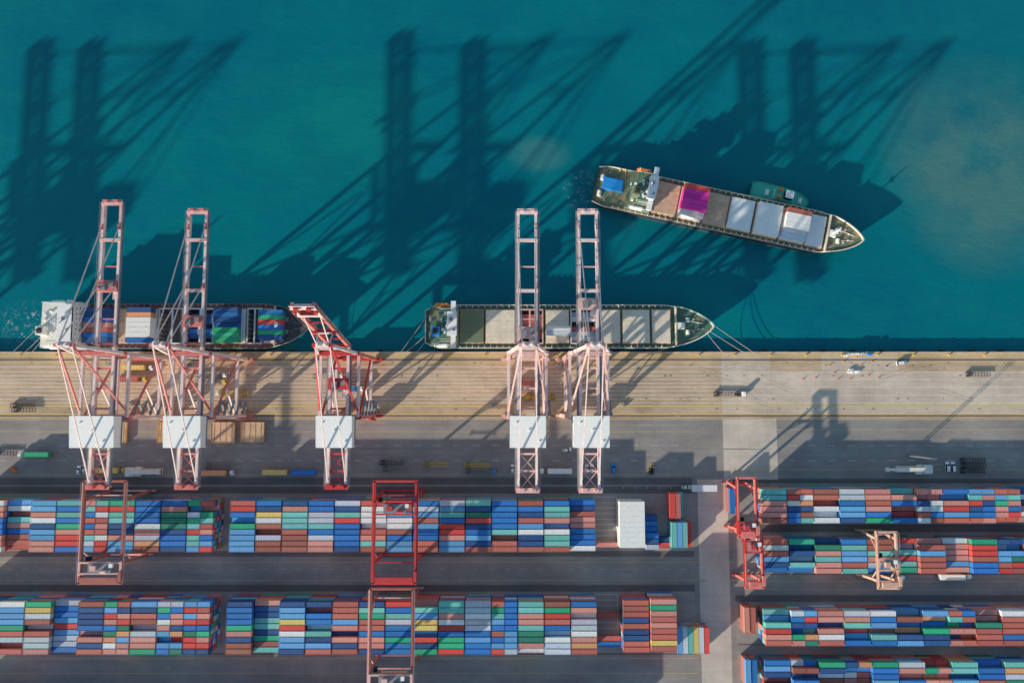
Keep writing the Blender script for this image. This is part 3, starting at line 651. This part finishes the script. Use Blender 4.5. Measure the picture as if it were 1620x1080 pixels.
# ------------------------------------------------------------------ yard gantry cranes
def rmg(X,ya,yb,ra,rb,w,hz,A,Bm,ty_,label,gw=.9):
    E=empty('yard_gantry_crane',(X,(ra+rb)/2,0),0,label,'crane','gantry cranes over the container yard')
    o=(ra+rb)/2; ya-=o;yb-=o;ra-=o;rb-=o;ty_-=o
    for s in (1,-1):
        B1('girder',(s*w,ya,hz),(s*w,yb,hz),gw,1.7,A,E)
        for r,q in ((ra,1),(rb,-1)):
            B1('leg',(s*w,r,2.4),(s*w,r-q*1.2,hz-.9),gw+.1,1.1,A,E)
            B1('diagonal_brace',(s*w*.99,r-q*.3,hz*.62),(s*w*.99,r-q*6,hz-.9),.45,.45,Bm,E)
        wk=MB(); wk.box((s*(w+gw/2+.4),(ya+yb)/2,hz+.2),(.6,abs(yb-ya)-1,.1)); wk.beam((s*(w+gw/2+.7),ya,hz+1.3),(s*(w+gw/2+.7),yb,hz+1.3),.08,.08); wk.obj('walkway',Bm,E)
    for k,y in enumerate((ya,yb)):
        B1('end_beam',(-w-.6,y,hz+.1),(w+.6,y,hz+.1),1.0,1.5,A,E)
    for r in (ra,rb):
        B1('sill_beam',(-w-1.5,r,1.8),(w+1.5,r,1.8),.9,1.1,Bm,E)
        B1('cross_tie',(-w+.5,r,hz*.75),(w-.5,r,hz*.75),.5,.6,Bm,E)
        for s in (1,-1):
            m=MB()
            for k in (-1.3,1.3):
                m.cyl((s*w+k,r-.3,.5),(s*w+k,r+.3,.5),.5,10,1)
            m.box((s*w,r,1.0),(4.2,.8,.5),0); m.obj('wheel_bogie',[Bm,DARK],E)
    t=MB(); t.box((0,ty_,hz+1.15),(2*w+1.0,.8,.7),0); t.box((0,ty_-5,hz+1.15),(2*w+1,.8,.7),0); t.box((0,ty_-2.5,hz+1.6),(2*w*.55,4.4,.25),1); t.box((-w*.25,ty_-2.2,hz+2.4),(min(2.6,w*.5),2.2,1.5),0); t.cyl((w*.12,ty_-3.6,hz+2.5),(w*.37,ty_-3.6,hz+2.5),.8,10,0); t.box((w*.6,ty_-1,hz+2.2),(1.6,1.8,1.3),2)
    for s in (1,-1): t.box((s*w,ty_-2.5,hz+1.1),(1.1,6.4,.55),0)
    T=t.obj('trolley',[Bm,GREY,WHITE],E)
    MB().box((-w+2.2,ty_+1.2,hz-2.6),(1.8,2,2.3)).obj('operator_cab',GLASS,T)
    if w>5:
        s_=MB(); s_.box((0,ty_-2.5,15.2),(12,.7,.4)); s_.box((-5.9,ty_-2.5,15.15),(.35,2.3,.45)); s_.box((5.9,ty_-2.5,15.15),(.35,2.3,.45))
        for x in (-2,2): s_.cyl((x,ty_-2.5,15.3),(x,ty_-2.5,hz+1),.06,4)
        s_.obj('spreader',BROWNRED,T)
    e=MB(); e.box((w+.2,yb+3.5,hz+1.7),(1.5,4.5,1.6)); e.box((0,yb+1.8,hz+1.5),(2*w-2,2.4,1.2)); e.obj('electrical_cabin',A,E)
rmg(-190.5,-37,-83.5,-44.3,-75.5,9.6,25,BROWNRED,ROSE,-74,'rust brown gantry crane straddling a container block')
rmg(-54.5,-37,-83.5,-44.3,-75.5,9.6,25,RED,RED,-47,'bright red gantry crane straddling a container block')
rmg(-55.5,-86,-135,-91.8,-123.8,9.6,25,BROWNRED,ROSE,-124,'rusty red gantry crane over colourful containers')
rmg(112,-36.2,-64,-40,-61.8,4.1,18,MIDPINK,RED,-57,'red gantry crane at the end of a container row',.7)
rmg(114.8,-62.2,-87.5,-63.6,-85.5,3.8,17,MIDPINK,RED,-66,'red gantry crane beside a concrete road',.7)
rmg(177.8,-61.6,-87.5,-63.6,-85.5,4.5,18,TANORG,TANORG,-74,'tan orange gantry crane over stacked containers',.7)

# slim twin pole floodlight mast by the yard road
mx,my=G(1437,720)
ME=empty('light_mast',(mx,my,.012),0,'slim grey twin pole floodlight mast beside the yard road','light mast')
for s in (1,-1): MB().cyl((s*.9,0,0),(s*.9,0,20.5),.28,8,0,.18).obj('pole',GREY,ME)
m=MB()
for z in (4,8,12,16,20): m.beam((-.7,0,z),(.7,0,z),.15,.15)
m.beam((-1.8,0,20.7),(1.8,0,20.7),.4,.3); m.obj('crossbar',GREY,ME)

# ------------------------------------------------------------------ vehicles
def car(px,py,rz,body,label,van=False):
    x,y=G(px,py); E=empty('parked_van' if van else 'parked_car',(x,y,.035),rz,label,'van' if van else 'car','vehicles parked on the yard road')
    L,W=(5.2,2.0) if van else (4.5,1.85)
    b=MB()
    prof=[(-L/2,.4),(-L/2+.1,.95),(L/2-.9,1.0 if van else .9),(L/2-.05,.75),(L/2,.4)]
    vs=[(p[0],-W/2*.97,p[1]) for p in prof]+[(p[0],W/2*.97,p[1]) for p in prof]; n=len(prof)
    b.add(vs,[(i,i+1,i+1+n,i+n) for i in range(n-1)]+[(n-1,0,n,2*n-1),tuple(range(n)),tuple(range(n,2*n))[::-1]])
    b.obj('body',body,E)
    x0,x1=(-L/2+.1,L/2-1.2) if van else (-L/2+.5,L/2-1.3); zt=1.95 if van else 1.42; zb=.93
    c=MB(); c.hexa([(x0,-W/2*.93,zb),(x1,-W/2*.93,zb),(x1,W/2*.93,zb),(x0,W/2*.93,zb),(x0+.25,-W/2*.78,zt),(x1-.7,-W/2*.78,zt),(x1-.7,W/2*.78,zt),(x0+.25,W/2*.78,zt)]); c.obj('window',GLASS,E)
    MB().box(((x0+x1)/2-.22,0,zt+.03),(x1-x0-1.0,W*.76,.08)).obj('roof',body,E)
    for sx in (-1,1):
        for sy in (-1,1): MB().cyl((sx*L*.3,sy*(W/2-.22),.33),(sx*L*.3,sy*(W/2+.01),.33),.33,12).obj('wheel',RUB,E)
for (px,py,rz,m,lb,v) in ((811,741,1.57,WHITE,'white car parked on the yard road',0),(928,741,1.57,WHITE,'white car parked beside a crane leg',0),(936,741,1.57,WHITE,'white car parked beside a crane leg',0),(947,741,1.57,LGREY,'silver car parked on the yard road',0),(970,741,1.57,BLUE,'blue van parked on the yard road',1),(1497,738,1.5,WHITE,'white van parked next to another van',1),(1506,738,1.55,WHITE,'white van parked next to another van',1),(1425,574,.15,WHITE,'white van standing on the quay apron',1),(126,743,1.57,WHITE,'white car parked beside a crane',0),(135,741,1.57,LGREY,'silver car parked beside a crane',0),(897,711,.2,WHITE,'white car driving on the yard road',0),(1085,770,0,LGREY,'silver car at the road crossing',0)): car(px,py,rz,m,lb,bool(v))
def trailer(px,py,rz,label,load=None,cab=WHITE,bed=GREY,nocab=False):
    x,y=G(px,py); E=empty('flatbed_trailer' if nocab else 'terminal_truck',(x,y,.035),rz,label,'trailer' if nocab else 'truck','trucks and trailers on the yard')
    b=MB()
    for s in (1,-1): b.beam((-6.2,s*.55,1.15),(6.2,s*.55,1.15),.22,.35)
    for k in range(9): b.box((-6+k*1.5,0,1.3),(.18,2.4,.16))
    for s in (1,-1): b.beam((-6.2,s*1.18,1.3),(6.2,s*1.18,1.3),.12,.18)
    b.obj('trailer_frame',bed,E)
    for k in (-5.2,-3.9):
        for s in (1,-1): MB().cyl((k,s*.75,.5),(k,s*1.2,.5),.5,12).obj('wheel',RUB,E)
    if not nocab:
        MB().box((7.3,0,.95),(5.2,1.1,.4)).box((8.0,-.1,1.25),(2.6,2.2,.25)).obj('chassis',bed,E)
        C=MB(); C.box((8.9,.35,2.15),(1.7,1.6,1.9),0,0,.9); C.box((8.9,-.85,1.5),(1.7,.75,.9),0); C.box((8.9,.35,3.15),(1.5,1.4,.1),0); CO=C.obj('cab',cab,E)
        MB().box((9.72,.35,2.5),(.1,1.3,.8)).obj('windscreen',GLASS,CO)
        for k in (9.0,6.3):
            for s in (1,-1): MB().cyl((k,s*.75,.5),(k,s*1.2,.5),.5,12).obj('wheel',RUB,E)
    if load:
        p=Matrix.Translation((x,y,.03))@Matrix.Rotation(rz,4,'Z')@Vector((0,0,1.40)); cont_obj(p.x,p.y,p.z,rz,PD[load],False,'carried on a road trailer','containers on trailers')
trailer(1147,623,0,'white terminal truck pulling an empty trailer across the apron',bed=DARK)
trailer(65,718,math.pi,'terminal truck carrying a green container','green')
trailer(342,747,0,'terminal truck carrying an orange container','orange')
trailer(438,746,0,'yellow container trailer parked on the road','ochre yellow',nocab=True)
trailer(483,746,0,'trailer with a blue container parked on the road','blue',nocab=True)
trailer(690,734,0,'yellow empty trailer parked on the road',bed=YEL,nocab=True)
trailer(755,745,0,'small blue terminal truck on the yard road',cab=BLUE,nocab=False)
trailer(885,744,math.pi,'white terminal truck with pale container','pale',bed=GREY)
trailer(620,731,0,'grey flatbed trailer parked in a row',nocab=True,bed=DARK); trailer(624,741,0,'grey flatbed trailer parked in a row',nocab=True)
trailer(1536,728,0,'dark flatbed trailer parked in a row',nocab=True,bed=DARK); trailer(1538,736,0,'dark flatbed trailer parked in a row',nocab=True,bed=DARK); trailer(1536,744,0,'dark flatbed trailer parked in a row',nocab=True,bed=DARK)
trailer(38,641,0,'dark flatbed trailer on the apron',nocab=True,bed=DARK); trailer(40,648,0,'dark flatbed trailer on the apron',nocab=True,bed=DARK); trailer(345,736,0,'grey flatbed trailer behind a container truck',nocab=True)
trailer(172,743,0,'terminal truck with yellow cab under a crane','ochre yellow',cab=YEL)
trailer(1545,592,0,'dark flatbed trailer on the apron',nocab=True,bed=DARK)
trailer(215,582,0,'terminal truck waiting between crane legs','ochre yellow',cab=WHITE); trailer(330,593,0,'terminal truck waiting under a crane',cab=WHITE)
trailer(330,604,0,'terminal truck with trailer under a crane',cab=YEL); trailer(1500,910,0,'white truck beside a container row','pale'); trailer(1395,912,0,'white truck beside a container row',cab=WHITE)
trailer(515,595,0,'terminal truck under the raised boom crane',cab=WHITE); trailer(835,606,0,'terminal truck passing under a crane','brick red',cab=WHITE); trailer(930,618,math.pi,'terminal truck waiting under a crane',cab=YEL)
trailer(205,600,0,'terminal truck with a red container under a crane','brick red',cab=YEL); trailer(375,622,math.pi,'terminal truck with empty yellow trailer',bed=YEL); trailer(545,615,0,'terminal truck carrying a blue container','blue'); trailer(860,628,math.pi,'yellow terminal truck near a crane leg',bed=YEL,cab=YEL); trailer(10,716,0,'dark empty trailer on the yard road',nocab=True,bed=DARK); trailer(755,735,0,'yellow empty trailer on the yard road',nocab=True,bed=YEL)
def mobile_crane(px,py,rz,Lb,m,label):
    x,y=G(px,py); E=empty('mobile_crane',(x,y,.035),rz,label,'mobile crane')
    c=MB(); c.box((0,0,1.35),(17,3.1,.9)); 
    for k in (-6,-2,3,6): c.box((k,0,1.9),(2.2,2.9,.3),0)
    c.obj('chassis',m,E)
    MB().box((9.4,0,1.9),(2.4,3.0,2.2),0,0,.92).obj('cab',m,E); MB().box((10.55,0,2.3),(.12,2.4,.8)).obj('windscreen',GLASS,E)
    MB().cyl((-2.5,0,1.8),(-2.5,0,2.3),2.3,16).box((-4.6,0,3.1),(4.4,4.4,1.9)).box((-.5,1.7,3.0),(3.0,1.5,1.8)).box((-.8,-1.6,2.9),(2.6,1.2,1.3)).obj('turntable',m,E)
    b=MB(); b.beam((-4,0,4.6),(-4+Lb*.5,0,4.7),1.9,1.5); b.beam((-4+Lb*.5,0,4.7),(-4+Lb*.8,0,4.75),1.6,1.2); b.beam((-4+Lb*.8,0,4.75),(-4+Lb,0,4.8),1.3,.9); b.box((-4+Lb,0,4.6),(1.4,2.0,1.7)); b.obj('boom',m,E)
    for k in (-7,-5.6,-4.2,3.2,4.8,6.6):
        for s in (1,-1): MB().cyl((k,s*1.1,.65),(k,s*1.6,.65),.65,12).obj('wheel',RUB,E)
mobile_crane(1446,741,math.pi,20,CREAM,'cream white mobile crane parked with its boom folded flat')
mobile_crane(226,745,0,14,CREAM,'cream mobile crane parked on the yard road')
def loader(px,py):
    x,y=G(px,py); E=empty('forklift_truck',(x,y,.035),1.57,'dark forklift truck on the yard road','forklift')
    MB().box((-.8,0,1.0),(3.2,2.0,1.1)).obj('body',DARK,E); MB().box((-.4,0,2.2),(1.5,1.5,1.3),0,0,.85).obj('cab',GLASS,E)
    m=MB()
    for s in (1,-1): m.beam((1.2,s*.6,.3),(1.2,s*.6,3.6),.2,.2); m.beam((1.3,s*.5,.4),(2.8,s*.5,.4),.25,.12)
    m.obj('mast',YEL,E)
    for k in (-1.8,.5):
        for s in (1,-1): MB().cyl((k,s*.8,.5),(k,s*1.15,.5),.5,12).obj('wheel',RUB,E)
loader(1030,742); 
def landed(px0,px1,py0,py1):
    a=G(px0,py1,2);b=G(px1,py0,2); w=b[0]-a[0];d=b[1]-a[1]; mb=MB(); cx,cy=(a[0]+b[0])/2,(a[1]+b[1])/2
    mb.box((0,0,.9),(w,d,1.3),0)
    for k in range(4): mb.box((-w/2+w*(k+.5)/4,0,1.6),(.3,d-.3,.14),1)
    for s in (1,-1): mb.box((0,s*(d/2+.05),1.0),(w+.3,.2,1.5),1); mb.box((s*(w/2+.08),0,1.02),(.22,d,1.5),1)
    for s in (1,-1):
        for t in (1,-1): mb.box((s*(w/2-1),t*(d/2-1),.15),(1,1,.3),1)
    tag(mb.obj('landed_hatch_cover',[BROWN,WOODB],None,(cx,cy,.012)),'tan ship hatch cover with ochre rim landed on the quay','hatch cover','hatch covers landed on the quay')
for q in ((186,200,668,700),(248,262,668,700),(333,371,668,700),(380,417,668,699),(165,183,668,700)): landed(*q)
cm=MB(); cm.box((0,0,.05),(.7,.7,.1)); cm.cyl((0,0,.1),(0,0,1.0),.3,8,0,.08); cmesh=cm.mesh('traffic_cone',[ORG])
for (px,py) in ((1312,578),(1320,590),(1335,572),(1345,600),(1362,578),(1374,594),(1380,572),(1390,598),(1402,580),(1326,600),(1270,600),(1290,598),(1355,565)):
    o=bpy.data.objects.new('traffic_cone',cmesh); COL.objects.link(o); p=G(px,py); o.location=(p[0],p[1],.035); tag(o,'orange traffic cone on the quay apron','traffic cone','cones on the apron')
def pile(px,py,w,d,m,label):
    x,y=G(px,py); mb=MB()
    for k in range(5): mb.box((R.uniform(-w/2,w/2),R.uniform(-d/2,d/2),.5+.5*R.random()),(w*.35,d*.5,.9),0,R.uniform(0,.5),.9)
    tag(mb.obj('equipment_pile',m,None,(x,y,.035)),label,'equipment')
pile(1350,586,7,1.6,WHITE,'white equipment laid out on the quay apron'); pile(1348,560,9,1.2,LGREY,'grey mooring gear lying near the quay edge'); pile(1372,561,6,1.2,BLUE,'blue gear lying near the quay edge'); pile(20,742,5,2,ORG,'orange gear beside the yard road')
for (px,py) in ((180,575),(205,640),(300,578),(350,640),(560,640),(590,575),(780,640),(885,576),(985,640)): pile(px,py,3.5,1.6,GREY,'grey crane maintenance gear lying on the apron')
sx,sy=G(1112,770)
S=empty('yard_shed',(sx,sy-.3,.012),0,'small pale control shed beside the road crossing','shed')
MB().box((0,0,1.4),(12,2.6,2.8)).obj('wall',CREAM,S); MB().box((0,0,2.92),(12.6,3.2,.2)).obj('roof',LGREY,S); MB().box((-2,-1.32,1.1),(1,.06,2.1)).obj('door',GREY,S); MB().box((2,-1.32,1.6),(3,.06,.9)).obj('window',GLASS,S)

# ------------------------------------------------------------------ emit yard containers
quota=300-NIND[0]
key=lambda s:(s[0]**2*.8+(s[1]+60)**2)-(0 if not s[3] else -9000)
order=sorted(slots,key=key)
for s in order[:quota]: cont_obj(s[0],s[1],s[2]+.02,s[4],s[5],s[3],'standing on the yard' if s[2]==0 else 'on top of a yard stack')
V=[];FA=[];CO=[]
def put(T,x,y,z,rz,c):
    o=len(V); ca,sa=math.cos(rz),math.sin(rz)
    for v in T.v: V.append((x+v[0]*ca-v[1]*sa,y+v[0]*sa+v[1]*ca,z+v[2]))
    for f in T.f: FA.append([i+o for i in f]); CO.append((c,len(f)))
S40=MB().box((0,0,CH/2),(CL,CW,CH-.03)); S20=MB().box((0,0,CH/2),(6.06,CW,CH-.03))
for s in order[quota:]: put(T20 if s[3] else T40,s[0],s[1],s[2]+.02,s[4],vary(s[5][1]))
for s in lower: put(S20 if s[3] else S40,s[0],s[1],s[2]+.02,s[4],vary(s[5]))
me=bpy.data.meshes.new('container_stack'); me.from_pydata(V,[],FA); me.materials.append(M_CS)
ca=me.color_attributes.new('Col','FLOAT_COLOR','CORNER'); flat=[]
for c,n in CO: flat+=list(c)*n
ca.data.foreach_set('color',flat); me.update()
o=bpy.data.objects.new('container_stack',me); COL.objects.link(o); o['kind']='stuff'; tag(o,'mass of mixed colour steel containers stacked in the yard','containers')

# ------------------------------------------------------------------ light, sky, camera
EL=rad(16.1); dx,dy=.761,.649
sun=bpy.data.lights.new('sun','SUN'); sun.energy=5.0; sun.angle=rad(.8); sun.color=(1.0,.92,.76)
so=bpy.data.objects.new('sun',sun); COL.objects.link(so)
so.rotation_euler=Vector((math.cos(EL)*dx,math.cos(EL)*dy,-math.sin(EL))).to_track_quat('-Z','Y').to_euler(); so.location=(-300,-250,200)
w=bpy.data.worlds.new('World'); scene.world=w; w.use_nodes=True; nt=w.node_tree
bg=nt.nodes['Background']; sk=nt.nodes.new('ShaderNodeTexSky'); sk.sky_type='NISHITA'; sk.sun_disc=False; sk.sun_elevation=EL; sk.sun_rotation=math.atan2(-dx,-dy)%(2*math.pi)
sk.air_density=1.8; sk.dust_density=.7; sk.ozone_density=4.5
nt.links.new(sk.outputs[0],bg.inputs[0]); bg.inputs[1].default_value=.15
cd=bpy.data.cameras.new('camera'); cd.sensor_width=36; cd.lens=36*F/1620; cd.clip_end=9000; cd.clip_start=1
co=bpy.data.objects.new('camera',cd); COL.objects.link(co); co.location=(0,0,H); co.rotation_euler=(TH,0,0); scene.camera=co
scene.view_settings.view_transform='Standard'; scene.view_settings.look='None'; scene.view_settings.exposure=0
